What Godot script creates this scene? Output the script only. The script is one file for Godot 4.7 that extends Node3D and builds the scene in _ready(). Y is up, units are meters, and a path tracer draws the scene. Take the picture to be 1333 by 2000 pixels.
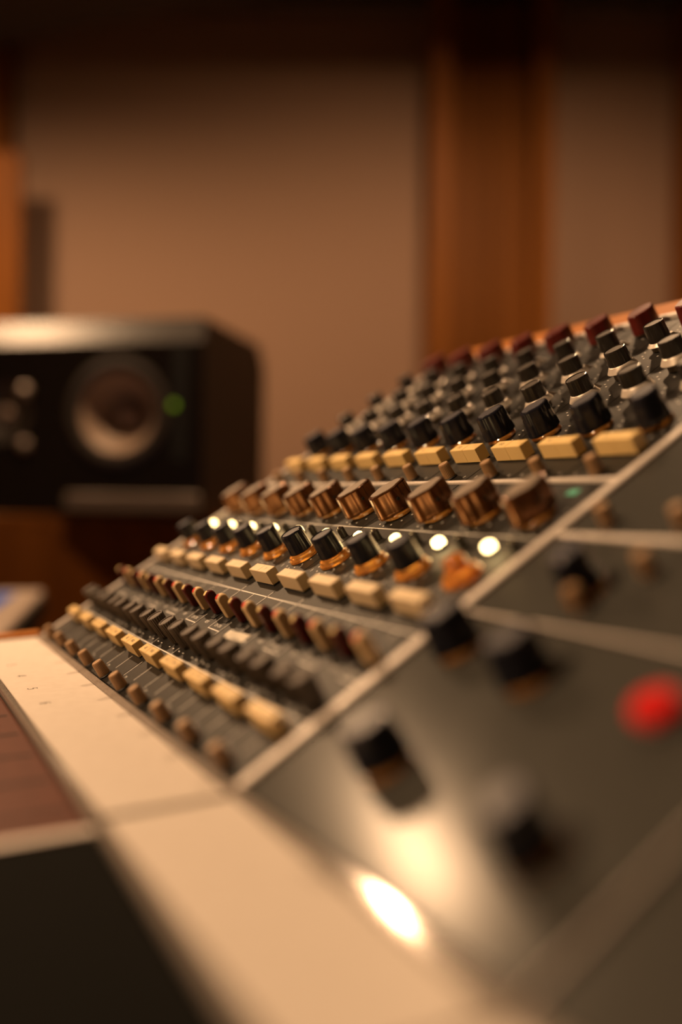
extends Node3D
# A recording console seen along its slope. World: x runs along the desk away from the lens, y up, z uphill (away from the operator).

const EYE := 0.93                 # height of the lens above the floor
const SLOPE := 33.3               # slope of the module panels, degrees
const D0 := -0.1651               # distance of the panel plane below the lens
const X0 := 0.3627                # near edge of the first channel
const PITCH := 0.045              # channel width
var AX := Vector3(1, 0, 0)
var AN := Vector3.ZERO
var AS := Vector3.ZERO
var RB := Basis()                 # axes of the room
var M := {}
var G := {}
var counts := {}
var rng := RandomNumberGenerator.new()

# ---------------------------------------------------------------- helpers
func lin(r, g, b) -> Color:
	return Color(r, g, b).linear_to_srgb()

func mat(c: Color, rough := 0.5, metal := 0.0, coat := 0.0) -> StandardMaterial3D:
	var m := StandardMaterial3D.new()
	m.albedo_color = c
	m.roughness = rough
	m.metallic = metal
	if coat > 0.0:
		m.clearcoat_enabled = true
		m.clearcoat = coat
		m.clearcoat_roughness = 0.12
	return m

func noise_tex(freq: float, c0: Color, c1: Color, sx := 256, sy := 256, sd := 1, type := FastNoiseLite.TYPE_SIMPLEX_SMOOTH) -> NoiseTexture2D:
	var n := FastNoiseLite.new()
	n.seed = sd
	n.noise_type = type
	n.frequency = freq
	n.fractal_octaves = 4
	var t := NoiseTexture2D.new()
	t.width = sx
	t.height = sy
	t.seamless = true
	t.noise = n
	var g := Gradient.new()
	g.set_color(0, c0)
	g.set_color(1, c1)
	t.color_ramp = g
	return t

func textured(c0: Color, c1: Color, freq: float, scale: Vector3, rough := 0.6, metal := 0.0, sd := 1) -> StandardMaterial3D:
	var m := mat(Color.WHITE, rough, metal)
	m.albedo_texture = noise_tex(freq, c0, c1, 256, 256, sd)
	m.uv1_triplanar = true
	m.uv1_scale = scale
	return m

func numbered(called: String) -> String:
	var n: int = counts.get(called, 0)
	counts[called] = n + 1
	return called if n == 0 else "%s_%03d" % [called, n]

func tag(o: Node, label: String, category: String, group := "") -> void:
	o.set_meta("label", label)
	o.set_meta("category", category)
	if group != "":
		o.set_meta("group", group)

func thing(called: String, xf: Transform3D, label: String, category: String, group := "") -> Node3D:
	var o := Node3D.new()
	o.name = numbered(called)
	add_child(o, true)
	o.transform = xf
	tag(o, label, category, group)
	return o

func part(called: String, mesh: Mesh, m: Material, parent: Node, xf := Transform3D.IDENTITY) -> MeshInstance3D:
	var o := MeshInstance3D.new()
	o.name = called
	o.mesh = mesh
	o.material_override = m
	o.cast_shadow = GeometryInstance3D.SHADOW_CASTING_SETTING_ON
	parent.add_child(o, true)
	o.transform = xf
	return o

func struct(called: String, mesh: Mesh, m: Material, xf: Transform3D) -> MeshInstance3D:
	var o := part(called, mesh, m, self, xf)
	o.set_meta("kind", "structure")
	return o

func at(x: float, h: float, s: float, turn := 0.0) -> Transform3D:
	return Transform3D(Basis(Vector3.UP, turn), Vector3(x, h, s))

func panel(x: float, s: float, h := 0.0) -> Transform3D:
	return Transform3D(Basis(AX, AN, AS), AX * x + AS * s + AN * (D0 + h) + Vector3(0, EYE, 0))

func room(r: float, y: float, depth: float, turn := 0.0) -> Transform3D:
	return Transform3D(RB * Basis(Vector3.UP, turn), RB * Vector3(r, y, -depth))

# ---- outlines in the x/z plane
func circle(r: float, n := 32) -> Array:
	var a := []
	for i in n:
		var t := TAU * i / n
		a.append(Vector2(cos(t), sin(t)) * r)
	return a

func fluted(r: float, ribs: int, depth: float) -> Array:
	var a := []
	for i in ribs * 4:
		var t := TAU * i / (ribs * 4)
		var k: int = i % 4
		a.append(Vector2(cos(t), sin(t)) * (r - (depth if k >= 2 else 0.0)))
	return a

func winged(r: float, tip: float, _half: float) -> Array:     # round knob with two blunt wings along z
	var a := []
	var n := 80
	for i in n:
		var t := TAU * (i + 0.5) / n
		var c := absf(sin(t))
		var e := maxf(0.0, (c - 0.58) / 0.42)
		var p := Vector2(cos(t), sin(t)) * (r + (tip * 1.04 - r) * e * e)
		p.y = clampf(p.y, -tip, tip)
		a.append(p)
	return a

func round_rect(w: float, d: float, r: float, n := 4) -> Array:
	var a := []
	var c := [Vector2(w / 2 - r, d / 2 - r), Vector2(-w / 2 + r, d / 2 - r), Vector2(-w / 2 + r, -d / 2 + r), Vector2(w / 2 - r, -d / 2 + r)]
	for q in 4:
		for i in n + 1:
			var t := PI / 2 * (q + float(i) / n)
			a.append(c[q] + Vector2(cos(t), sin(t)) * r)
	return a

func tri(st: SurfaceTool, a: Vector3, b: Vector3, c: Vector3, na: Vector3, nb: Vector3, nc: Vector3) -> void:
	var f := (b - a).cross(c - a)
	if f.length_squared() < 1e-18:
		return
	if f.dot(na + nb + nc) > 0.0:       # front faces run clockwise
		st.set_normal(na); st.add_vertex(a)
		st.set_normal(nc); st.add_vertex(c)
		st.set_normal(nb); st.add_vertex(b)
	else:
		st.set_normal(na); st.add_vertex(a)
		st.set_normal(nb); st.add_vertex(b)
		st.set_normal(nc); st.add_vertex(c)

# rings of an outline, each [inset, height]; sharp = faceted sides
func loft_into(st: SurfaceTool, outline: Array, levels: Array, sharp := false, top := true, bottom := true, off := Vector3.ZERO) -> void:
	var n := outline.size()
	var rings := []
	for l in levels:
		var ring := []
		for p: Vector2 in outline:
			var q: Vector2 = p - p.normalized() * float(l[0])
			ring.append(Vector3(q.x, l[1], q.y) + off)
		rings.append(ring)
	for k in levels.size() - 1:
		var a: Array = rings[k]
		var b: Array = rings[k + 1]
		var nn := []
		for i in n:
			var tang: Vector3 = (a[(i + 1) % n] - a[(i + n - 1) % n]) + (b[(i + 1) % n] - b[(i + n - 1) % n])
			var up: Vector3 = b[i] - a[i]
			var v: Vector3 = up.cross(tang).normalized()
			if up.length() > 1e-7 and absf(up.y) > 1e-6 and v.dot(Vector3(a[i].x - off.x, 0, a[i].z - off.z)) < 0.0 and up.y > 0.0:
				v = -v
			nn.append(v)
		for i in n:
			var j := (i + 1) % n
			if sharp:
				var f: Vector3 = (b[i] - a[i]).cross(a[j] - a[i]).normalized()
				if f.dot(nn[i] + nn[j]) < 0.0:
					f = -f
				tri(st, a[i], a[j], b[j], f, f, f)
				tri(st, a[i], b[j], b[i], f, f, f)
			else:
				tri(st, a[i], a[j], b[j], nn[i], nn[j], nn[j])
				tri(st, a[i], b[j], b[i], nn[i], nn[j], nn[i])
	if top:
		cap(st, rings[-1], Vector3.UP)
	if bottom:
		cap(st, rings[0], Vector3.DOWN)

func cap(st: SurfaceTool, ring: Array, nrm: Vector3) -> void:
	var c := Vector3.ZERO
	for p: Vector3 in ring:
		c += p
	c /= ring.size()
	for i in ring.size():
		tri(st, c, ring[i], ring[(i + 1) % ring.size()], nrm, nrm, nrm)

func begin() -> SurfaceTool:
	var st := SurfaceTool.new()
	st.begin(Mesh.PRIMITIVE_TRIANGLES)
	return st

func loft(outline: Array, levels: Array, sharp := false, top := true, bottom := true) -> ArrayMesh:
	var st := begin()
	loft_into(st, outline, levels, sharp, top, bottom)
	return st.commit()

func box_into(st: SurfaceTool, c: Vector3, size: Vector3, bevel := 0.0) -> void:
	var b := minf(bevel, minf(size.x, minf(size.y, size.z)) * 0.45)
	var o := [Vector2(-0.5, -0.5), Vector2(0.5, -0.5), Vector2(0.5, 0.5), Vector2(-0.5, 0.5)]
	var ring := func(i: float, y: float) -> Array:
		var a := []
		for p: Vector2 in o:
			a.append(Vector3(p.x * (size.x - 2 * i), y, p.y * (size.z - 2 * i)) + c)
		return a
	var hy := size.y / 2
	var rings := [ring.call(0.0, -hy), ring.call(0.0, hy)] if b <= 0.0 else [ring.call(b, -hy), ring.call(0.0, -hy + b), ring.call(0.0, hy - b), ring.call(b, hy)]
	for k in rings.size() - 1:
		for i in 4:
			var j := (i + 1) % 4
			var p0: Vector3 = rings[k][i]
			var p1: Vector3 = rings[k][j]
			var p2: Vector3 = rings[k + 1][j]
			var p3: Vector3 = rings[k + 1][i]
			var f := (p3 - p0).cross(p1 - p0).normalized()
			if f.dot((p0 + p1 + p2 + p3) / 4 - c) < 0.0:
				f = -f
			tri(st, p0, p1, p2, f, f, f)
			tri(st, p0, p2, p3, f, f, f)
	cap(st, rings[-1], Vector3.UP)
	cap(st, rings[0], Vector3.DOWN)

func box(size: Vector3, bevel := 0.0, c := Vector3.ZERO) -> ArrayMesh:
	var st := begin()
	box_into(st, c, size, bevel)
	return st.commit()

# polygon in the z/y plane pushed along x from xa to xb
func extrude_x(poly: Array, xa: float, xb: float) -> ArrayMesh:
	var st := begin()
	var n := poly.size()
	var mid := Vector2.ZERO
	var pv := PackedVector2Array()
	for p: Vector2 in poly:
		mid += p / n
		pv.append(p)
	for i in n:
		var p: Vector2 = poly[i]
		var q: Vector2 = poly[(i + 1) % n]
		var e := q - p
		var o := Vector2(e.y, -e.x)
		if Geometry2D.is_point_in_polygon((p + q) / 2 + o.normalized() * 0.0004, pv):
			o = -o
		var f := Vector3(0, o.y, o.x).normalized()
		var a := Vector3(xa, p.y, p.x)
		var b := Vector3(xb, p.y, p.x)
		var c := Vector3(xb, q.y, q.x)
		var d := Vector3(xa, q.y, q.x)
		tri(st, a, b, c, f, f, f)
		tri(st, a, c, d, f, f, f)
	var idx := Geometry2D.triangulate_polygon(pv)
	for k in range(0, idx.size(), 3):
		for e in [[xa, -1.0], [xb, 1.0]]:
			var v := []
			for m in 3:
				var q: Vector2 = pv[idx[k + m]]
				v.append(Vector3(e[0], q.y, q.x))
			var f := Vector3(e[1], 0, 0)
			tri(st, v[0], v[1], v[2], f, f, f)
	return st.commit()

# flat print: lettering lying on a panel, read from the operator's side
func letters_into(st: SurfaceTool, text: String, size: float, x: float, h: float, s: float) -> void:
	var t := TextMesh.new()
	var f := SystemFont.new()
	f.font_names = PackedStringArray(["Droid Sans"])
	t.font = f
	t.text = text
	t.font_size = 24
	t.pixel_size = size / 24.0
	t.depth = 0.0
	t.curve_step = 4.0
	var xf := Transform3D(Basis(Vector3(-1, 0, 0), Vector3(0, 0, 1), Vector3(0, 1, 0)), Vector3(x, h, s))
	st.append_from(t, 0, xf)

func quad_into(st: SurfaceTool, x0: float, x1: float, s0: float, s1: float, h: float) -> void:
	var u := Vector3.UP
	tri(st, Vector3(x0, h, s0), Vector3(x1, h, s0), Vector3(x1, h, s1), u, u, u)
	tri(st, Vector3(x0, h, s0), Vector3(x1, h, s1), Vector3(x0, h, s1), u, u, u)

func down_light(called: String, pos: Vector3, aim: Vector3, energy: float, angle: float, fade: float, label: String, size := 0.04) -> void:
	var o := thing(called, Transform3D(Basis(), pos), label, "ceiling light", "warm downlights")
	part("trim_ring", loft(circle(0.062, 32), [[0.0, 0.0], [0.0, 0.012], [0.016, 0.012], [0.018, 0.0]], false, false, false), M.black_metal, o)
	part("lamp_disc", loft(circle(0.044, 24), [[0.0, 0.006], [0.0, 0.010]]), M.lamp_glow, o)
	var l := SpotLight3D.new()
	l.name = "downlight_beam"
	l.light_color = Color(1.0, 0.80, 0.60)
	l.light_energy = energy
	l.light_size = size
	l.spot_range = 9.0
	l.spot_attenuation = 2.0
	l.spot_angle = angle
	l.spot_angle_attenuation = fade
	l.shadow_enabled = true
	add_child(l, true)
	l.position = pos + Vector3(0, -0.01, 0)
	var d := aim - pos
	l.look_at_from_position(l.position, l.position + d, Vector3.FORWARD if absf(d.normalized().y) > 0.95 else Vector3.UP)

# ---------------------------------------------------------------- scene
func _ready() -> void:
	rng.seed = 7
	var al := deg_to_rad(SLOPE)
	AN = Vector3(0, cos(al), -sin(al))
	AS = Vector3(0, sin(al), cos(al))

	# camera: 35 mm lens, wide open, focused 0.6 m away
	var cam := Camera3D.new()
	cam.name = "camera"
	add_child(cam)
	cam.transform = Transform3D(Basis(Vector3(-0.43394985, 0.01367822, 0.90083319), Vector3(0.01575472, 0.99984706, -0.00759227), Vector3(-0.90079926, 0.01089771, -0.43409898)).orthonormalized(), Vector3(0, EYE, 0))
	var lens := CameraAttributesPhysical.new()
	lens.frustum_focal_length = 23.327
	lens.exposure_aperture = 1.11
	lens.frustum_focus_distance = 0.60
	lens.frustum_near = 0.02
	lens.frustum_far = 30.0
	cam.attributes = lens
	cam.current = true

	var env := Environment.new()
	env.background_mode = Environment.BG_COLOR
	env.background_color = Color(0, 0, 0)
	env.tonemap_mode = Environment.TONE_MAPPER_LINEAR
	env.tonemap_exposure = 1.0
	env.sdfgi_enabled = true
	env.ssao_enabled = true
	env.ssil_enabled = true
	var we := WorldEnvironment.new()
	we.name = "world_environment"
	we.environment = env
	add_child(we)

	var rt := Vector3(-0.434, 0, 0.901).normalized()
	RB = Basis(rt, Vector3.UP, rt.cross(Vector3.UP))

	materials()

	# lamps of the room: recessed downlights in the ceiling cloud and ceiling
	var cl := EYE + 1.20
	down_light("downlight", Vector3(2.05, cl - 0.002, -0.12), Vector3(2.0, 0.0, -0.10), 2.6, 89.0, 0.65, "warm recessed downlight in the dark ceiling cloud beyond the far end of the console")
	down_light("downlight", RB * Vector3(0.36, cl - 0.002, -1.62), RB * Vector3(0.30, 0.0, -1.95), 1.9, 89.0, 0.6, "warm recessed downlight washing the large fabric wall panel")
	down_light("downlight", Vector3(0.75, 2.352, -1.75), Vector3(0.42, 1.0, 0.46), 8.6, 20.0, 1.0, "warm recessed downlight above the operator's side of the console")

	down_light("downlight", RB * Vector3(-0.30, cl - 0.002, -1.25), RB * Vector3(-0.30, 0.0, -1.34), 1.4, 36.0, 0.8, "warm recessed downlight straight above the front of the loudspeaker")

	build_room()
	build_meshes()
	build_console()
	for k in 10:
		routing_module(k)
		equaliser_module(k)
	build_master()
	build_speaker()
	build_tablet()

func materials() -> void:
	M.black_metal = mat(lin(0.02, 0.02, 0.02), 0.4, 0.3)
	M.lamp_glow = mat(Color(1, 0.85, 0.65), 0.5)
	M.lamp_glow.emission_enabled = true
	M.lamp_glow.emission = Color(1.0, 0.82, 0.60)
	M.lamp_glow.emission_energy_multiplier = 6.0
	M.panel = textured(lin(0.0150, 0.0140, 0.0125), lin(0.0270, 0.0255, 0.0230), 0.05, Vector3.ONE * 30, 0.46, 0.0, 3)
	M.panel.metallic_specular = 0.3
	M.master = textured(lin(0.040, 0.040, 0.036), lin(0.062, 0.061, 0.056), 0.05, Vector3.ONE * 30, 0.22, 0.0, 4)
	M.master.metallic_specular = 0.23
	M.cream_strip = textured(lin(0.60, 0.54, 0.48), lin(0.66, 0.60, 0.54), 0.03, Vector3.ONE * 12, 0.48, 0.0, 5)
	M.rail = textured(lin(0.20, 0.175, 0.155), lin(0.34, 0.30, 0.27), 0.08, Vector3(8, 40, 40), 0.085, 0.15, 6)
	M.trim = textured(lin(0.68, 0.62, 0.57), lin(0.80, 0.74, 0.68), 0.05, Vector3.ONE * 40, 0.38, 0.1, 7)
	M.fader = textured(lin(0.080, 0.022, 0.012), lin(0.115, 0.034, 0.019), 0.05, Vector3.ONE * 8, 0.5, 0.0, 8)  # reddish reflection of wood put into the dark panel colour
	M.fader.metallic_specular = 0.3
	M.blank = textured(lin(0.006, 0.006, 0.0055), lin(0.010, 0.010, 0.009), 0.05, Vector3.ONE * 20, 0.8, 0.0, 9)
	M.blank.metallic_specular = 0.1
	M.wood = textured(lin(0.125, 0.043, 0.0075), lin(0.205, 0.073, 0.0130), 0.02, Vector3(3.0, 0.35, 3.0), 0.48, 0.0, 10)
	M.wood.metallic_specular = 0.18
	M.rail_wood = textured(lin(0.34, 0.12, 0.022), lin(0.46, 0.17, 0.034), 0.03, Vector3(2, 30, 30), 0.6, 0.0, 13)
	M.rail_wood.metallic_specular = 0.2
	M.fabric = textured(lin(0.245, 0.160, 0.115), lin(0.315, 0.208, 0.150), 0.12, Vector3.ONE * 5, 0.95, 0.0, 14)
	M.fabric.metallic_specular = 0.15
	M.ceiling = textured(lin(0.03, 0.022, 0.016), lin(0.04, 0.03, 0.022), 0.05, Vector3.ONE, 0.9, 0.0, 15)
	M.floor = textured(lin(0.26, 0.17, 0.10), lin(0.36, 0.24, 0.14), 0.03, Vector3(1, 1, 4), 0.5, 0.0, 16)
	M.plaster = textured(lin(0.50, 0.40, 0.30), lin(0.58, 0.47, 0.36), 0.05, Vector3.ONE, 0.9, 0.0, 17)
	M.brown_knob = mat(lin(0.36, 0.22, 0.11), 0.45)
	M.collar = mat(lin(0.012, 0.011, 0.010), 0.6)
	M.ivory = mat(lin(0.71, 0.50, 0.21), 0.38)
	M.ivory_lit = mat(lin(0.84, 0.61, 0.26), 0.38)  # same ivory, stronger light on the upper button row put into its colour
	M.ivory_pale = mat(lin(0.69, 0.54, 0.33), 0.38)
	M.grey_knob = mat(lin(0.090, 0.073, 0.060), 0.45)
	M.grey_cap = mat(lin(0.090, 0.073, 0.060), 0.6)
	M.lever_cream = mat(lin(0.70, 0.50, 0.26), 0.36)
	M.lever_red = mat(lin(0.080, 0.008, 0.005), 0.28)
	M.lever_red.metallic_specular = 0.35
	M.dot_red = mat(lin(0.60, 0.035, 0.020), 0.4)
	M.dot_cream = mat(lin(0.75, 0.58, 0.26), 0.4)
	M.navy = mat(lin(0.013, 0.014, 0.022), 0.14)
	M.navy.metallic_specular = 0.35
	M.navy_cap = mat(lin(0.042, 0.043, 0.058), 0.42)
	M.amber = mat(Color(1.0, 0.72, 0.36, 0.22), 0.12)
	M.amber.refraction_enabled = true
	M.amber.refraction_scale = 0.05
	M.bronze = mat(lin(0.115, 0.043, 0.012), 0.20, 0.6)
	M.bronze_cap = mat(lin(0.21, 0.165, 0.125), 0.5)
	M.black_knob = mat(lin(0.020, 0.017, 0.014), 0.26)
	M.black_cap = mat(lin(0.062, 0.052, 0.043), 0.42)
	M.silver = mat(lin(0.72, 0.66, 0.58), 0.34, 0.45)
	M.satin = mat(lin(0.24, 0.20, 0.15), 0.42, 0.6)
	M.dark_red = mat(lin(0.110, 0.009, 0.005), 0.36)
	M.bright_red = mat(lin(0.55, 0.010, 0.008), 0.45)
	M.bright_red.metallic_specular = 0.15
	M.white_print = mat(lin(0.72, 0.70, 0.66), 0.6)
	M.dark_print = mat(lin(0.06, 0.045, 0.03), 0.7)
	M.green_print = mat(lin(0.05, 0.36, 0.26), 0.5)
	M.tape = textured(lin(0.48, 0.44, 0.36), lin(0.66, 0.60, 0.50), 0.1, Vector3.ONE * 60, 0.6, 0.0, 18)
	M.groove = mat(lin(0.006, 0.006, 0.006), 0.8)
	M.chrome = mat(lin(0.80, 0.78, 0.74), 0.12, 1.0)
	M.channel_lamp = mat(Color(1, 0.93, 0.78), 0.4)
	M.channel_lamp.emission_enabled = true
	M.channel_lamp.emission = Color(1.0, 0.86, 0.58)
	M.channel_lamp.emission_energy_multiplier = 9.0
	M.speaker_box = textured(lin(0.008, 0.0058, 0.0048), lin(0.012, 0.0086, 0.0070), 0.1, Vector3.ONE * 6, 0.40, 0.0, 19)
	M.speaker_box.metallic_specular = 0.3
	M.speaker_band = mat(lin(0.16, 0.125, 0.10), 0.5, 0.2)
	M.rubber = mat(lin(0.035, 0.028, 0.024), 0.5)
	M.cone = mat(lin(0.36, 0.265, 0.20), 0.45)
	M.slot = mat(lin(0.003, 0.003, 0.003), 0.9)
	M.led = mat(lin(0.06, 0.16, 0.02), 0.4)
	M.led.emission_enabled = true
	M.led.emission = Color(0.48, 0.60, 0.03)
	M.led.emission_energy_multiplier = 0.75
	M.alu = mat(lin(0.30, 0.24, 0.20), 0.45, 0.2)
	M.screen = mat(lin(0.02, 0.03, 0.05), 0.2)
	M.screen.emission_enabled = true
	M.screen.emission = Color(0.22, 0.34, 0.50)
	M.screen.emission_energy_multiplier = 0.9

# ---------------------------------------------------------------- room
func slab(called: String, r0: float, r1: float, y0: float, y1: float, d0: float, d1: float, m: Material, bevel := 0.0) -> MeshInstance3D:
	return struct(called, box(Vector3(r1 - r0, y1 - y0, absf(d1 - d0)), bevel), m, room((r0 + r1) / 2, (y0 + y1) / 2, (d0 + d1) / 2))

func build_room() -> void:
	slab("floor", -2.6, 2.6, -0.10, 0.0, -2.2, 3.1, M.floor)
	slab("ceiling", -2.6, 2.6, 2.36, 2.46, -2.2, 3.1, M.ceiling)
	slab("wall_back", -2.6, 2.6, 0.0, 2.36, 2.86, 3.0, M.plaster)
	slab("wall_left", -2.6, -2.5, 0.0, 2.36, -2.2, 2.86, M.plaster)
	slab("wall_right", 2.5, 2.6, 0.0, 2.36, -2.2, 2.86, M.plaster)
	slab("wall_front", -2.5, 2.5, 0.0, 2.36, -2.2, -2.1, M.plaster)
	# fabric panels between the wooden posts
	var a := struct("trim_1", box(Vector3(1.16, 2.30, 0.05), 0.006), M.fabric, room(-0.345, 1.15, 2.835))
	a.set_meta("label", "large taupe fabric panel on the back wall behind the loudspeaker")
	var b := struct("trim_2", box(Vector3(0.345, 2.30, 0.05), 0.006), M.fabric, room(0.748, 1.15, 2.835))
	b.set_meta("label", "narrow taupe fabric panel right of the wooden post")
	# wooden post built of boards at different depths
	var post := thing("wooden_post", room(0.402, 0.0, 2.83), "tall honey brown wooden post of stepped boards between the two fabric panels", "post")
	for w in [[-0.147, 0.055, 0.155], [-0.086, 0.064, 0.022], [-0.026, 0.052, 0.016], [0.030, 0.056, 0.032], [0.085, 0.050, 0.026], [0.138, 0.052, 0.120]]:
		part("board", box(Vector3(w[1], 2.34, w[2]), 0.004), M.wood, post, at(w[0], 1.17, w[2] / 2))
	var post2 := thing("wooden_post", room(1.10, 0.0, 2.83), "wooden post at the far right edge beyond the narrow fabric panel", "post")
	for w in [[-0.145, 0.06, 0.12], [-0.08, 0.065, 0.03], [-0.01, 0.07, 0.04]]:
		part("board", box(Vector3(w[1], 2.34, w[2]), 0.004), M.wood, post2, at(w[0], 1.17, w[2] / 2))
	var post3 := thing("wooden_post", room(-1.10, 0.0, 2.83), "wooden post at the left edge behind the glossy wooden panel", "post")
	for w in [[0.13, 0.06, 0.06], [0.065, 0.065, 0.03], [-0.005, 0.07, 0.05]]:
		part("board", box(Vector3(w[1], 2.34, w[2]), 0.004), M.wood, post3, at(w[0], 1.17, w[2] / 2))
	# pale lit panel at the left edge
	var pale := thing("room_divider", room(-1.03, 0.0, 2.62), "glossy wooden panel standing at the left edge behind the loudspeaker", "panel")
	part("board", box(Vector3(0.36, 1.83, 0.03), 0.004), M.wood, pale, at(0, 0.915, 0))
	part("foot", box(Vector3(0.40, 0.05, 0.16), 0.004), M.wood, pale, at(0, 0.025, 0))
	# dark ceiling cloud whose far edge runs off to the left
	var cloud := struct("ceiling_cloud", cloud_mesh(), M.ceiling, room(0, EYE + 1.2, 0))
	cloud.set_meta("label", "dark acoustic cloud hanging under the ceiling in the upper left")

func cloud_mesh() -> ArrayMesh:
	var st := begin()
	var p := [Vector2(-2.3, -3.194 + 0.02), Vector2(0.9, -1.945), Vector2(0.9, 0.6), Vector2(-2.3, 0.6)]
	p[0] = Vector2(-1.35, -2.823)
	p[3] = Vector2(-1.35, 0.6)
	var lo := []
	var hi := []
	for q: Vector2 in p:
		lo.append(Vector3(q.x, 0, q.y))
		hi.append(Vector3(q.x, 0.16, q.y))
	var c := Vector3(-0.2, 0.08, -1.0)
	for i in 4:
		var j := (i + 1) % 4
		var f: Vector3 = (hi[i] - lo[i]).cross(lo[j] - lo[i]).normalized()
		if f.dot(lo[i] - c) < 0:
			f = -f
		tri(st, lo[i], lo[j], hi[j], f, f, f)
		tri(st, lo[i], hi[j], hi[i], f, f, f)
	cap(st, hi, Vector3.UP)
	cap(st, lo, Vector3.DOWN)
	return st.commit()

# ---------------------------------------------------------------- shared meshes
func build_meshes() -> void:
	G.small = loft(fluted(0.0037, 26, 0.00022), [[0.0002, 0.001], [0.0, 0.0014], [0.0003, 0.0098], [0.0007, 0.0105]], true)
	G.small_collar = loft(circle(0.0043, 24), [[0.0, 0.0], [0.0, 0.0008], [0.0004, 0.0012]])
	G.btn2 = box(Vector3(0.0139, 0.0092, 0.0065), 0.0003, Vector3(0, 0.0052, 0))
	G.btn5 = box(Vector3(0.0142, 0.0092, 0.0070), 0.0003, Vector3(0, 0.0056, 0))
	G.btn10 = box(Vector3(0.0139, 0.0092, 0.0076), 0.0003, Vector3(0, 0.0052, 0))
	G.slot2 = box(Vector3(0.0288, 0.0008, 0.0068), 0.0, Vector3(0, 0.0002, 0))
	var f3 := fluted(0.0055, 22, 0.00035)
	G.grey = loft(f3, [[0.0012, 0.0016], [0.0008, 0.0022], [0.0002, 0.0120], [0.0, 0.0156], [0.0003, 0.0160], [0.0009, 0.0160], [0.0011, 0.0154]], true, false)
	G.grey_cap = loft(circle(0.0045, 28), [[0.0, 0.0150], [0.0, 0.0155]])
	G.grey_foot = loft(circle(0.0036, 24), [[0.0, 0.0], [0.0, 0.0018]])
	G.lever = lever_mesh()
	G.lever_dot = loft(round_rect(0.0034, 0.0034, 0.0012), [[0.0, 0.0], [0.0, 0.0004], [0.0003, 0.0006]])
	G.lever_slot = box(Vector3(0.0075, 0.0006, 0.0125), 0.0, Vector3(0, 0.0002, 0))
	G.amber6 = loft(circle(0.0102, 40), [[0.0, 0.0004], [0.0, 0.0016], [0.0010, 0.0026], [0.0012, 0.0038], [0.0026, 0.0046], [0.0028, 0.0052]])
	G.hub6 = loft(circle(0.0034, 20), [[0.0, 0.0], [0.0, 0.0004]])
	G.blue6 = loft(facet(0.0078, 18, 0.00018), [[0.0002, 0.0050], [0.0, 0.0056], [0.0006, 0.0174], [0.0008, 0.0182], [0.0014, 0.0185], [0.0017, 0.0178]], false, false)
	G.blue6_cap = loft(circle(0.0062, 36), [[0.0, 0.0172], [0.0, 0.0179]])
	G.toggle = loft(circle(0.0024, 20), [[0.0003, 0.0], [0.0, 0.0004], [0.0, 0.0058], [0.0004, 0.0064]])
	G.toggle_tip = loft(circle(0.0012, 16), [[0.0, 0.0064], [0.0002, 0.0070], [0.0007, 0.0073]])
	G.lamp_bezel = loft(circle(0.0038, 24), [[0.0, 0.0], [0.0, 0.0014], [0.0006, 0.0018]])
	G.lamp = loft(round_rect(0.0058, 0.0058, 0.0016), [[0.0, 0.0010], [0.0, 0.0042], [0.0005, 0.0052], [0.0014, 0.0057]])
	var w8 := winged(0.0088, 0.0130, 0.0026)
	G.wing8 = loft(w8, [[0.0, 0.0030], [0.0, 0.0044], [0.0002, 0.0052], [0.0006, 0.0172], [0.0009, 0.0180], [0.0016, 0.0183]], false, true)
	G.wing8_cap = loft(winged(0.0071, 0.0106, 0.0017), [[0.0, 0.0182], [0.0002, 0.0186]])
	G.skirt8 = loft(circle(0.0100, 40), [[0.0010, 0.0004], [0.0, 0.0010], [0.0002, 0.0024], [0.0012, 0.0032]])
	G.screw = loft(circle(0.0011, 16), [[0.0, 0.0], [0.0, 0.0004], [0.0004, 0.0004], [0.0005, 0.0001]], false, true)
	var w11 := winged(0.0086, 0.0106, 0.0028)
	G.wing11 = loft(w11, [[0.0, 0.0034], [0.0, 0.0042], [0.0012, 0.0184], [0.0015, 0.0191], [0.0020, 0.0195]], false, true)
	G.wing11_cap = loft(winged(0.0062, 0.0078, 0.0016), [[0.0, 0.0194], [0.0002, 0.0197]])
	G.skirt11 = loft(circle(0.0096, 40), [[0.0008, 0.0004], [0.0, 0.0010], [0.0004, 0.0026], [0.0012, 0.0034]])
	G.eq_base = loft(fluted(0.0072, 40, 0.0002), [[0.0004, 0.0004], [0.0, 0.0008], [0.0, 0.0056]], true)
	G.eq_flange = loft(circle(0.0100, 40), [[0.0020, 0.0046], [0.0003, 0.0050], [0.0, 0.0054], [0.0022, 0.0088], [0.0027, 0.0092]])
	G.eq_pointer = extrude_x([Vector2(0.0060, 0.0048), Vector2(0.0128, 0.0050), Vector2(0.0085, 0.0090), Vector2(0.0060, 0.0090)], -0.0022, 0.0022)
	G.eq_knob = loft(facet(0.0074, 20, 0.00015), [[0.0001, 0.0090], [0.0, 0.0094], [0.0004, 0.0180], [0.0006, 0.0186], [0.0011, 0.0188], [0.0014, 0.0182]], false, false)
	G.eq_cap = loft(circle(0.0061, 36), [[0.0, 0.0176], [0.0, 0.0183]])
	G.eq_knob_c = loft(facet(0.0070, 20, 0.00015), [[0.0001, 0.0060], [0.0, 0.0064], [0.0004, 0.0168], [0.0006, 0.0174], [0.0011, 0.0176], [0.0014, 0.0170]], false, false)
	G.eq_cap_c = loft(circle(0.0057, 36), [[0.0, 0.0164], [0.0, 0.0171]])
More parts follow.
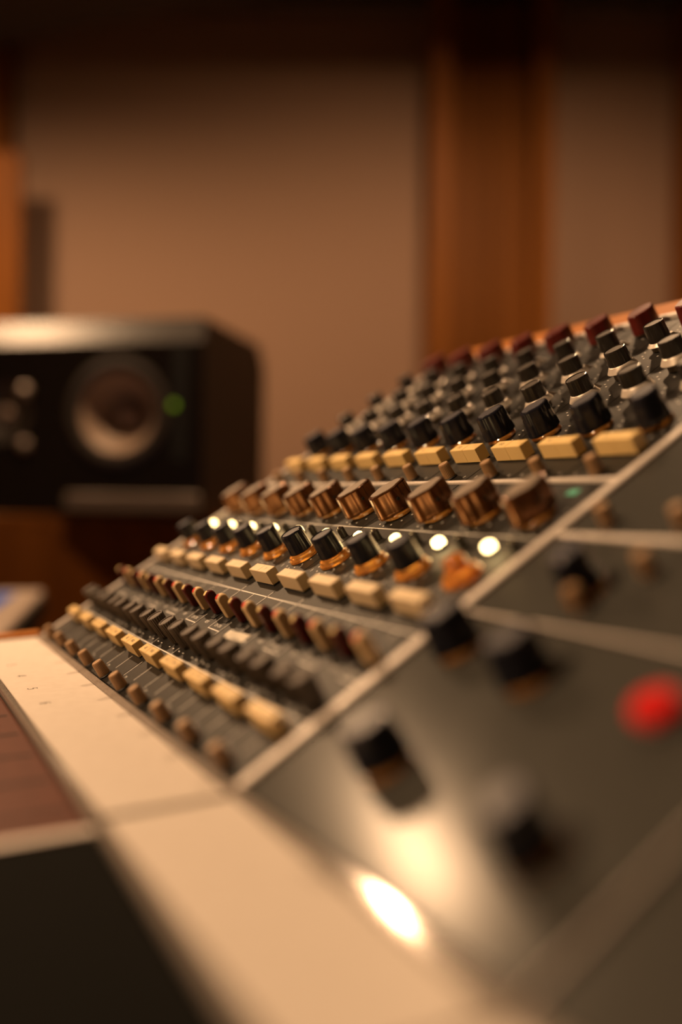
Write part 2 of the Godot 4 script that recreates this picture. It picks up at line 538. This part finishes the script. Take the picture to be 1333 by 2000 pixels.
	G.red_wing = loft(winged(0.0090, 0.0120, 0.0034), [[0.0, 0.0028], [0.0, 0.0040], [0.0008, 0.0154], [0.0014, 0.0162]], false, true)
	G.red_skirt = loft(circle(0.0100, 32), [[0.0008, 0.0004], [0.0, 0.0010], [0.0006, 0.0028]])

func facet(r: float, sides: int, depth: float) -> Array:
	var a := []
	for i in sides * 4:
		var t := TAU * i / (sides * 4)
		a.append(Vector2(cos(t), sin(t)) * (r - depth * (1.0 - cos(t * sides)) / 2))
	return a

func lever_mesh() -> ArrayMesh:
	# flat paddle with an arched top, seen from the side
	var o := []
	var hw := 0.0033
	var mid := 0.0082
	o.append(Vector2(-hw + 0.0006, 0.0006 - mid))
	o.append(Vector2(hw - 0.0006, 0.0006 - mid))
	o.append(Vector2(hw, 0.0020 - mid))
	for i in 9:
		var t := PI * i / 8
		o.append(Vector2(cos(t) * hw, 0.0132 + sin(t) * 0.0028 - mid))
	o.append(Vector2(-hw, 0.0020 - mid))
	var raw := loft(o, [[0.0009, -0.0029], [0.0003, -0.0025], [0.0, -0.0017], [0.0, 0.0017], [0.0003, 0.0025], [0.0009, 0.0029]])
	var st := SurfaceTool.new()
	st.append_from(raw, 0, Transform3D(Basis(Vector3(0, 0, 1), Vector3(1, 0, 0), Vector3(0, 1, 0)), Vector3(0, mid, 0)))
	return st.commit()

# ---------------------------------------------------------------- knob builders (parts with sub-parts)
func small_knob(parent: Node, x: float, s: float) -> void:
	var k := part("small_knob", G.small, M.brown_knob, parent, at(x, 0, s, rng.randf() * 0.3))
	part("collar", G.small_collar, M.collar, k)

func button_pair(parent: Node, mesh: Mesh, m: Material, x: float, s: float, marks: Array) -> void:
	part("button_slot", G.slot2, M.groove, parent, at(x, 0, s))
	for e in [1, -1]:
		var b := part("push_button", mesh, m, parent, at(x + e * 0.00708, 0, s))
		var t: String = marks[0] if e > 0 else marks[1]
		if t != "":
			var st := begin()
			letters_into(st, t, 0.0030, 0, 0.00995 if mesh != G.btn5 else 0.01035, 0)
			part("lettering", st.commit(), M.dark_print, b)

func lever(parent: Node, x: float, s: float, m: Material, dot: Material) -> void:
	part("lever_slot", G.lever_slot, M.groove, parent, at(x, 0, s))
	var l := part("lever", G.lever, m, parent, at(x, 0, s, rng.randf_range(-0.05, 0.05)))
	part("colour_dot", G.lever_dot, dot, l, Transform3D(Basis(Vector3.RIGHT, -0.45), Vector3(0, 0.0151, -0.0014)))

func blue_knob(parent: Node, x: float, s: float, capped := true) -> void:
	var k := part("rotary_knob", G.amber6, M.amber, parent, at(x, 0, s, rng.randf() * 0.2))
	k.set_meta("label", "navy fluted knob on a clear amber skirt")
	if capped:
		part("cap_body", G.blue6, M.navy, k)
		part("cap_disc", G.blue6_cap, M.navy_cap, k)
	else:
		k.set_meta("label", "clear amber knob base without its navy cap")
		part("cap_body", loft(circle(0.0060, 32), [[0.0, 0.0050], [0.0004, 0.0105], [0.0012, 0.0112]]), M.amber, k)

func wing_knob(parent: Node, kind: String, x: float, s: float, turn: float) -> void:
	var big := kind == "bronze"
	var k := part("wing_knob", G.wing8 if big else G.wing11, M.bronze if big else M.navy, parent, at(x, 0, s, turn))
	k.set_meta("label", "copper brown winged knob with a grey top" if big else "navy winged knob with a grey top")
	part("cap_disc", G.wing8_cap if big else G.wing11_cap, M.bronze_cap if big else M.navy_cap, k)
	part("skirt", G.skirt8 if big else G.skirt11, M.amber, k)
	if big:
		part("set_screw", G.screw, M.collar, k, Transform3D(Basis(Vector3(0, 0, 1), PI / 2), Vector3(-0.0092, 0.0112, 0)))

func eq_knob(parent: Node, x: float, s: float, turn: float, low := false) -> void:
	var k := part("dual_knob", G.eq_base, M.satin, parent, at(x, 0, s))
	k.set_meta("label", "black fluted knob over a silver collar")
	part("collar", G.eq_flange if not low else loft_low_flange(), M.silver, k)
	part("pointer", G.eq_pointer, M.silver, k, at(0, 0, 0, turn) if not low else at(0, -0.002, 0, turn))
	part("upper_knob", G.eq_knob if not low else G.eq_knob_c, M.black_knob, k)
	part("cap_disc", G.eq_cap if not low else G.eq_cap_c, M.black_cap, k)

func loft_low_flange() -> ArrayMesh:
	if not G.has("eq_flange_low"):
		G.eq_flange_low = loft(circle(0.0090, 40), [[0.0016, 0.0036], [0.0, 0.0040], [0.0018, 0.0058], [0.0022, 0.0060]])
	return G.eq_flange_low

# ---------------------------------------------------------------- channel modules
func ordinal(k: int) -> String:
	return ["first", "second", "third", "fourth", "fifth", "sixth", "seventh", "eighth", "ninth", "tenth"][k]

func module_plate(s0: float, s1: float) -> ArrayMesh:
	return box(Vector3(PITCH - 0.0006, 0.006, s1 - s0), 0.0003, Vector3(PITCH / 2, -0.003, (s0 + s1) / 2))

func routing_module(k: int) -> void:
	var o := thing("routing_module", panel(X0 + k * PITCH, 0.0), "lower channel strip with levers, %s counted away from the pale diagonal trim" % ordinal(k), "channel strip", "lower channel strips")
	if not G.has("plate_low"):
		G.plate_low = module_plate(0.0500, 0.2712)
		var st := begin()
		var h := 0.00006
		quad_into(st, 0.0223, 0.0229, 0.0610, 0.0735, h)
		quad_into(st, 0.0434, 0.0440, 0.0600, 0.0735, h)
		quad_into(st, 0.0003, 0.0447, 0.0859, 0.0867, h)
		quad_into(st, 0.0208, 0.0213, 0.0868, 0.0925, h)
		for x in [0.0082, 0.0158, 0.0276, 0.0356]:
			quad_into(st, x - 0.0011, x + 0.0011, 0.0902, 0.0909, h)
		quad_into(st, 0.0010, 0.0212, 0.1129, 0.1136, h)
		quad_into(st, 0.0208, 0.0213, 0.1130, 0.1240, h)
		quad_into(st, 0.0008, 0.0013, 0.1105, 0.1225, h)
		quad_into(st, 0.0003, 0.0447, 0.1477, 0.1485, h)
		quad_into(st, 0.0208, 0.0214, 0.1400, 0.1478, h)
		quad_into(st, 0.0003, 0.0010, 0.1400, 0.1528, h)
		quad_into(st, 0.0003, 0.0447, 0.2221, 0.2227, h)
		for q in 9:
			var an := TAU * (q - 4) / 13.0
			var c := Vector2(0.0225 + sin(an) * 0.0125, 0.188 + cos(an) * -0.0125)
			quad_into(st, c.x - 0.0005, c.x + 0.0005, c.y - 0.0005, c.y + 0.0005, h)
			c = Vector2(0.0225 + sin(an) * 0.0150, 0.240 + cos(an) * -0.0150)
			quad_into(st, c.x - 0.0005, c.x + 0.0005, c.y - 0.0005, c.y + 0.0005, h)
		G.lines_low = st.commit()
		st = begin()
		letters_into(st, "PH", 0.0026, 0.0375, h, 0.0600)
		letters_into(st, "CH ON", 0.0034, 0.0115, h, 0.1170)
		letters_into(st, "REV", 0.0034, 0.0325, h, 0.1170)
		letters_into(st, "5", 0.0034, 0.0360, h, 0.1772)
		letters_into(st, "0", 0.0030, 0.0105, h, 0.1790)
		G.print_low = st.commit()
	part("panel_plate", G.plate_low, M.panel, o)
	part("panel_lines", G.lines_low, M.white_print, o).set_meta("kind", "stuff")
	part("panel_lettering", G.print_low, M.white_print, o)
	small_knob(o, 0.0222, 0.0535)
	button_pair(o, G.btn2, M.ivory, 0.0222, 0.0777, ["48", "PAD"])
	for x in [0.0117, 0.0310]:
		var g := part("tall_knob", G.grey, M.grey_knob, o, at(x, 0, 0.0966, rng.randf()))
		part("cap_disc", G.grey_cap, M.grey_cap, g)
		part("foot", G.grey_foot, M.collar, g)
	lever(o, 0.0090, 0.1265, M.lever_cream, M.dot_red)
	lever(o, 0.0312, 0.1265, M.lever_red, M.dot_cream)
	button_pair(o, G.btn5, M.ivory_pale, 0.0232, 0.1609, ["", "1"])
	blue_knob(o, 0.0225, 0.1885, k > 0)
	var t := part("toggle", G.toggle, M.black_knob, o, at(0.0070, 0, 0.2117))
	part("tip", G.toggle_tip, M.chrome, t)
	var b := part("lamp_bezel", G.lamp_bezel, M.black_metal, o, at(0.0255, 0, 0.2095))
	part("indicator_lamp", G.lamp, M.channel_lamp, b)
	var l := OmniLight3D.new()
	l.name = "indicator_glow"
	l.light_color = Color(1.0, 0.80, 0.52)
	l.light_energy = 0.00028
	l.light_size = 0.003
	l.omni_range = 3.0
	l.omni_attenuation = 2.0
	l.shadow_enabled = true
	b.add_child(l, true)
	l.position = Vector3(0, 0.0040, 0)
	wing_knob(o, "bronze", 0.0225, 0.2385, rng.randf_range(-0.10, 0.10))
	if k == 0:
		part("colour_sticker", box(Vector3(0.0075, 0.0002, 0.0050)), M.green_print, o, at(0.0215, 0.0001, 0.2618))
	if k == 3:
		part("paper_label", box(Vector3(0.0300, 0.0002, 0.0066)), M.tape, o, at(0.0200, 0.0001, 0.1142, 0.06))

func equaliser_module(k: int) -> void:
	var o := thing("equaliser_module", panel(X0 + k * PITCH, 0.0), "upper channel strip with black knobs, %s counted away from the pale diagonal trim" % ordinal(k), "channel strip", "upper channel strips")
	if not G.has("plate_up"):
		G.plate_up = module_plate(0.2740, 0.4810)
		var st := begin()
		var h := 0.00006
		for row in [0.3255, 0.361, 0.3955, 0.431, 0.466]:
			for q in 11:
				var an := TAU * (q - 5) / 14.0
				var rr := 0.0138
				var c := Vector2(0.0216 + sin(an) * rr, row + cos(an) * -rr)
				if absf(c.x - 0.0216) > 0.004:
					quad_into(st, c.x - 0.0007, c.x + 0.0007, c.y - 0.0004, c.y + 0.0004, h)
		G.lines_up = st.commit()
		st = begin()
		letters_into(st, "0", 0.0030, 0.0060, h, 0.2795)
		letters_into(st, "0", 0.0030, 0.0385, h, 0.2795)
		G.print_up = st.commit()
	part("panel_plate", G.plate_up, M.panel, o)
	part("panel_lines", G.lines_up, M.white_print, o).set_meta("kind", "stuff")
	part("panel_lettering", G.print_up, M.white_print, o)
	small_knob(o, 0.0200, 0.2785)
	button_pair(o, G.btn10, M.ivory_lit, 0.0218, 0.2992, ["EQ", ""])
	wing_knob(o, "navy", 0.0220, 0.3255, rng.randf_range(-0.5, 0.5))
	eq_knob(o, 0.0212, 0.3610, rng.randf_range(-0.3, 0.5))
	eq_knob(o, 0.0212, 0.3955, rng.randf_range(-0.6, 0.6))
	eq_knob(o, 0.0212, 0.4310, rng.randf_range(-0.6, 0.6), true)
	var r := part("wing_knob", G.red_wing, M.dark_red, o, at(0.0212, 0, 0.4660, rng.randf_range(-0.2, 0.2)))
	r.set_meta("label", "dark red winged knob")
	part("skirt", G.red_skirt, M.satin, r)

# ---------------------------------------------------------------- console frame and front
func pt(s: float, h: float) -> Vector2:      # panel coordinates to (z, y)
	var v := AS * s + AN * (D0 + h)
	return Vector2(v.z, v.y + EYE)

func build_console() -> void:
	var xa := -0.42
	var xb := 0.826
	var o := thing("console_frame", Transform3D.IDENTITY, "frame of the long dark mixing console with pale metal trims and wooden rail", "mixing console")
	# body under the panels
	var y1 := EYE - 0.124
	var poly := [Vector2(-0.16, y1 - 0.008), Vector2(0.072, y1 - 0.004), Vector2(0.128, EYE - 0.120), pt(0.0480, -0.0068), pt(0.4830, -0.0064), pt(0.53, -0.012), Vector2(pt(0.53, 0).x, 0.42), Vector2(0.10, 0.42), Vector2(-0.16, 0.70)]
	part("body", extrude_x(poly, xa, xb), M.blank, o)
	for x in [xa + 0.12, xb - 0.12]:
		part("leg", box(Vector3(0.08, 0.42, 0.36), 0.004), M.blank, o, at(x, 0.21, 0.26))
	# front rail between scribble strip and panels
	var p0 := pt(0.0489, 0.0012)
	part("front_rail", extrude_x([Vector2(0.1274, EYE - 0.1185), Vector2(0.1274, EYE - 0.1122), p0, pt(0.0489, -0.006)], xa, xb), M.rail, o)
	# trims up the slope between the bays and at the far end
	for q in [[0.35935, 0.0060], [0.1779, 0.0016], [0.8165, 0.0050]]:
		part("trim_bar", box(Vector3(q[1], 0.0030, 0.4330), 0.0007), M.trim, o, panel(q[0], 0.2655, 0.0006))
	# horizontal trims
	part("cross_trim", box(Vector3(10 * PITCH + 0.0004, 0.0024, 0.0024), 0.0005), M.trim, o, panel(X0 + 5 * PITCH, 0.2726, 0.0002))
	for q in [[0.1680, 0.0011], [0.2262, 0.0030]]:
		part("cross_trim", box(Vector3(0.1755, 0.0022, q[1]), 0.0005), M.trim, o, panel(0.2683, q[0], 0.0))
	# metal and wooden rail along the top
	part("top_trim", box(Vector3(xb - xa, 0.006, 0.004), 0.0008), M.trim, o, panel((xa + xb) / 2, 0.4845, 0.0))
	part("top_rail", box(Vector3(xb - xa, 0.024, 0.030), 0.002), M.rail_wood, o, panel((xa + xb) / 2, 0.5030, -0.0115))
	# wooden cheek at the far end of the front
	part("end_cheek", extrude_x([Vector2(-0.17, EYE - 0.30), Vector2(-0.17, EYE - 0.120), Vector2(0.07, EYE - 0.113), Vector2(0.131, EYE - 0.1095), Vector2(0.131, EYE - 0.30)], xb + 0.0006, xb + 0.018), M.rail_wood, o)
	# pale scribble strips, one for each bay
	var bays := [[0.3605, 0.8240, "long pale scribble strip below the ten channel strips"], [0.1795, 0.3545, "blank pale scribble strip in front of the master section"], [-0.42, 0.1765, "pale scribble strip at the near lower edge of the photograph"]]
	for b in bays:
		var s := thing("scribble_strip", Transform3D.IDENTITY, b[2], "writing strip", "pale scribble strips")
		part("strip_plate", extrude_x([Vector2(0.0798, EYE - 0.1190), Vector2(0.0798, EYE - 0.1152), Vector2(0.0801, EYE - 0.1149), Vector2(0.1268, EYE - 0.1125), Vector2(0.1272, EYE - 0.1128), Vector2(0.1272, EYE - 0.1190)], b[0], b[1]), M.cream_strip, s)
		part("edge_rail", extrude_x([Vector2(0.0762, EYE - 0.1235), Vector2(0.0762, EYE - 0.1160), Vector2(0.0768, EYE - 0.1152), Vector2(0.0790, EYE - 0.1150), Vector2(0.0796, EYE - 0.1158), Vector2(0.0796, EYE - 0.1235)], b[0], b[1]), M.rail, s)
		if b[0] > 0.3:
			var st := begin()
			for n in [["3", 0.7040], ["4", 0.6590], ["5", 0.6130], ["6", 0.5670]]:
				letters_into(st, n[0], 0.0085, n[1], 0, 0.0125)
			var tilt := atan2(0.0024, 0.0467)
			part("pencil_numbers", st.commit(), M.dark_print, s, Transform3D(Basis(Vector3.RIGHT, -tilt), Vector3(0, EYE - 0.1149 + 0.00008, 0.0801)))
	# panels in front of the strips
	var fr := [[0.3600, 0.8240, "fader", "dark fader panel with painted reddish reflection left of the long scribble strip", "fader panel"], [0.1795, 0.3520, "blank", "plain black panel left of the blank scribble strip", "blank panel"], [-0.42, 0.1775, "fader", "dark brown panel in the near lower left corner", "near panel"]]
	for b in fr:
		var s := thing("front_panel", Transform3D.IDENTITY, b[3], "console panel", "panels on the operator's side")
		part("panel_plate", extrude_x([Vector2(-0.155, EYE - 0.1318), Vector2(-0.155, EYE - 0.1268), Vector2(-0.154, EYE - 0.1264), Vector2(0.0740, EYE - 0.1192), Vector2(0.0755, EYE - 0.1195), Vector2(0.0755, EYE - 0.1240)], b[0], b[1]), M[b[2]], s)
		if b[0] > 0.3:
			for k in 10:
				var x := X0 + k * PITCH + 0.0225
				part("fader_slot", box(Vector3(0.0024, 0.0004, 0.050), 0.0), M.groove, s, Transform3D(Basis(Vector3.RIGHT, -atan2(0.0072, 0.228)), Vector3(x, EYE - 0.1193 - 0.0007, 0.0470)))
	part("divider", extrude_x([Vector2(-0.155, EYE - 0.1300), Vector2(-0.155, EYE - 0.1252), Vector2(0.0755, EYE - 0.1180), Vector2(0.0755, EYE - 0.1230)], 0.3526, 0.3594), M.trim, o)

# ---------------------------------------------------------------- master section
func build_master() -> void:
	var rows := [[0.0500, 0.1664, "lowest"], [0.1698, 0.2246, "middle"], [0.2280, 0.4810, "upper"]]
	var mods := []
	for r in rows:
		var o := thing("master_module", panel(0.0, 0.0), "%s dark grey panel of the blurred master section" % r[2], "console panel", "master section panels")
		part("panel_plate", box(Vector3(0.1755, 0.006, r[1] - r[0]), 0.0003), M.master, o, at(0.2683, -0.003, (r[0] + r[1]) / 2))
		mods.append(o)
	for k in [[0.2975, 0.0865], [0.3300, 0.1455], [0.2790, 0.1400], [0.2120, 0.0830]]:
		wing_knob(mods[0], "navy", k[0], k[1], rng.randf_range(-0.5, 0.5))
	wing_knob(mods[1], "navy", 0.3010, 0.1900, 0.4)
	for k in [[0.2930, 0.1800], [0.2790, 0.2040]]:
		small_knob(mods[1], k[0], k[1])
	for k in [[0.3315, 0.2350], [0.2880, 0.2350]]:
		small_knob(mods[2], k[0], k[1])
	var b := part("push_button", loft(circle(0.0080, 36), [[0.0, 0.001], [0.0, 0.0044], [0.0010, 0.0058], [0.0030, 0.0066]]), M.bright_red, mods[0], at(0.2175, 0, 0.1405))
	b.set_meta("label", "round bright red push button")
	part("bezel", loft(circle(0.0092, 36), [[0.0, 0.0], [0.0, 0.0016], [0.0012, 0.0022]]), M.collar, b)
	# next bay, right under the lens
	var o := thing("end_module", panel(0.0, 0.0), "dark grey panel beyond the near diagonal trim in the lower right corner", "console panel")
	part("panel_plate", box(Vector3(0.590, 0.006, 0.431), 0.0003), M.master, o, at(-0.1195, -0.003, 0.2655))

# ---------------------------------------------------------------- loudspeaker and what carries it
func disc_ring(r0: float, r1: float, z0: float, z1: float, n := 48) -> ArrayMesh:
	var st := begin()
	for i in n:
		var a := TAU * i / n
		var b := TAU * (i + 1) / n
		var f := func(t: float) -> Vector3:
			var k := atan2(z1 - z0, r1 - r0)
			return Vector3(cos(t) * -sin(k), sin(t) * -sin(k), cos(k))
		var p := Vector3(cos(a) * r0, sin(a) * r0, z0)
		var q := Vector3(cos(b) * r0, sin(b) * r0, z0)
		var s := Vector3(cos(b) * r1, sin(b) * r1, z1)
		var u := Vector3(cos(a) * r1, sin(a) * r1, z1)
		var na: Vector3 = f.call(a)
		var nb: Vector3 = f.call(b)
		tri(st, p, q, s, na, nb, nb)
		tri(st, p, s, u, na, nb, na)
	return st.commit()

func dome(r: float, z0: float, rise: float, n := 24) -> ArrayMesh:
	var st := begin()
	var m := 6
	for j in m:
		for i in n:
			var g := func(jj: int, ii: int) -> Vector3:
				var e := float(jj) / m * PI / 2
				var t := TAU * ii / n
				return Vector3(cos(t) * cos(e) * r, sin(t) * cos(e) * r, z0 + sin(e) * rise)
			var p: Vector3 = g.call(j, i)
			var q: Vector3 = g.call(j, i + 1)
			var s: Vector3 = g.call(j + 1, i + 1)
			var u: Vector3 = g.call(j + 1, i)
			var c := Vector3(0, 0, z0 - 0.002)
			tri(st, p, q, s, (p - c).normalized(), (q - c).normalized(), (s - c).normalized())
			tri(st, p, s, u, (p - c).normalized(), (s - c).normalized(), (u - c).normalized())
	return st.commit()

func build_speaker() -> void:
	var dep := 1.55
	var sc := dep / 1944.0
	# wooden cabinet carrying the loudspeaker
	var top_y := EYE - 36.0 * sc
	var c := thing("wooden_cabinet", room(-0.62, 0.0, dep + 0.275), "dark reddish brown wooden cabinet under the loudspeaker", "cabinet")
	part("body", box(Vector3(1.20, top_y - 0.022, 0.44), 0.003), M.wood, c, at(0, (top_y - 0.022) / 2, 0))
	part("top_board", box(Vector3(1.20, 0.022, 0.44), 0.002), M.wood, c, at(0, top_y - 0.011, 0))
	# loudspeaker lying on its side
	var w := 0.46
	var h := 0.318
	var d := 0.32
	var fy := 0.275          # height of the flat front
	var right_edge := (395.0 - 666.0) * sc
	var o := thing("loudspeaker", room(right_edge, top_y, dep, -0.22), "black studio loudspeaker lying on its side on the wooden cabinet", "loudspeaker")
	var wx := (215.0 - 395.0) * sc
	var wy := 207.0 * sc
	var tx := -0.345
	var shell := CSGBox3D.new()
	shell.name = "cabinet"
	shell.size = Vector3(w, fy - 0.002, d)
	shell.material = M.speaker_box
	o.add_child(shell, true)
	shell.position = Vector3(-w / 2, fy / 2 + 0.001, -d / 2)
	for q in [[wx, 0.066, 0.075], [tx, 0.046, 0.024]]:
		var hole := CSGCylinder3D.new()
		hole.name = "driver_opening"
		hole.operation = CSGShape3D.OPERATION_SUBTRACTION
		hole.radius = q[1]
		hole.height = q[2] * 2
		hole.sides = 48
		hole.material = M.slot
		shell.add_child(hole, true)
		hole.transform = Transform3D(Basis(Vector3.RIGHT, PI / 2), Vector3(q[0] + w / 2, wy - fy / 2 - 0.001, d / 2))
	# bevelled top edge
	var st := begin()
	var f0 := Vector3(0, 0.66, 0.75).normalized()
	var a := Vector3(-w, fy, 0.0)
	var b := Vector3(0, fy, 0.0)
	var e := Vector3(-0.012, h, -0.030)
	var g := Vector3(-w + 0.012, h, -0.030)
	var back := Vector3(0, 0, -d)
	var b2 := b + back
	var a2 := a + back
	var e2 := Vector3(-0.012, h, -d)
	var g2 := Vector3(-w + 0.012, h, -d)
	for q in [[a, b, e, g, f0], [b, b2, e2, e, Vector3.RIGHT], [a, a2, g2, g, Vector3.LEFT], [g, e, e2, g2, Vector3.UP], [a2, b2, e2, g2, Vector3.FORWARD]]:
		var f: Vector3 = q[4]
		tri(st, q[0], q[1], q[2], f, f, f)
		tri(st, q[0], q[2], q[3], f, f, f)
	part("top_bevel", st.commit(), M.speaker_box, o)
	part("bottom_band", box(Vector3(0.225, 0.030, 0.012), 0.004), M.speaker_band, o, at(-0.116, 0.022, 0.0062))  # lighter band along the lower front
	# woofer
	var wf := part("woofer", disc_ring(0.078, 0.088, 0.005, 0.002), M.rubber, o, at(wx, wy, 0.001))
	part("surround", disc_ring(0.065, 0.078, 0.001, 0.005), M.rubber, wf)
	part("cone", disc_ring(0.020, 0.066, -0.062, 0.001), M.cone, wf)
	part("dust_cap", dome(0.023, -0.052, 0.024), M.cone, wf)
	# tweeter at the left with two bright bolts
	var tw := part("tweeter", disc_ring(0.012, 0.050, -0.018, 0.002), M.rubber, o, at(tx, wy, 0.001))
	part("tweeter_dome", dome(0.014, -0.016, 0.010), M.cone, tw)
	for v in [750.0, 860.0]:
		part("bolt", dome(0.011, 0.0, 0.006), M.alu, o, at((12.0 - 395.0) * sc, (1002.0 - v) * sc, 0.003))
	part("port_slot", box(Vector3(0.024, 0.185, 0.002), 0.0), M.slot, o, at((347.0 - 395.0) * sc, 0.180, 0.0004))
	part("status_led", dome(0.0055, 0.0, 0.003), M.led, o, at((334.0 - 395.0) * sc, (1002.0 - 782.0) * sc, 0.0016))

func build_tablet() -> void:
	# dark side table beyond the far end of the console, a tablet lying flat on it
	var near := Vector2(-0.302, 0.87)          # near right corner: sideways, depth
	var top := EYE - 0.142
	var turn := atan2(0.132, 0.62)
	var t := thing("side_table", room(near.x, 0.0, near.y, turn), "low dark side table between the far end of the console and the cabinet", "table")
	part("table_top", box(Vector3(0.46, 0.024, 0.56), 0.003), M.blank, t, at(-0.23, top - 0.012, -0.28))
	for q in [[-0.03, -0.03], [-0.43, -0.03], [-0.03, -0.53], [-0.43, -0.53]]:
		part("leg", box(Vector3(0.03, top - 0.024, 0.03), 0.002), M.blank, t, at(q[0], (top - 0.024) / 2, q[1]))
	var o := thing("tablet_display", room(near.x, top, near.y, turn), "flat tablet with a pale frame and bluish screen on the dark side table", "display")
	part("frame", box(Vector3(0.36, 0.012, 0.53), 0.003), M.alu, o, at(-0.182, 0.006, -0.275))
	part("screen", box(Vector3(0.312, 0.001, 0.440), 0.0), M.screen, o, at(-0.190, 0.0124, -0.262))
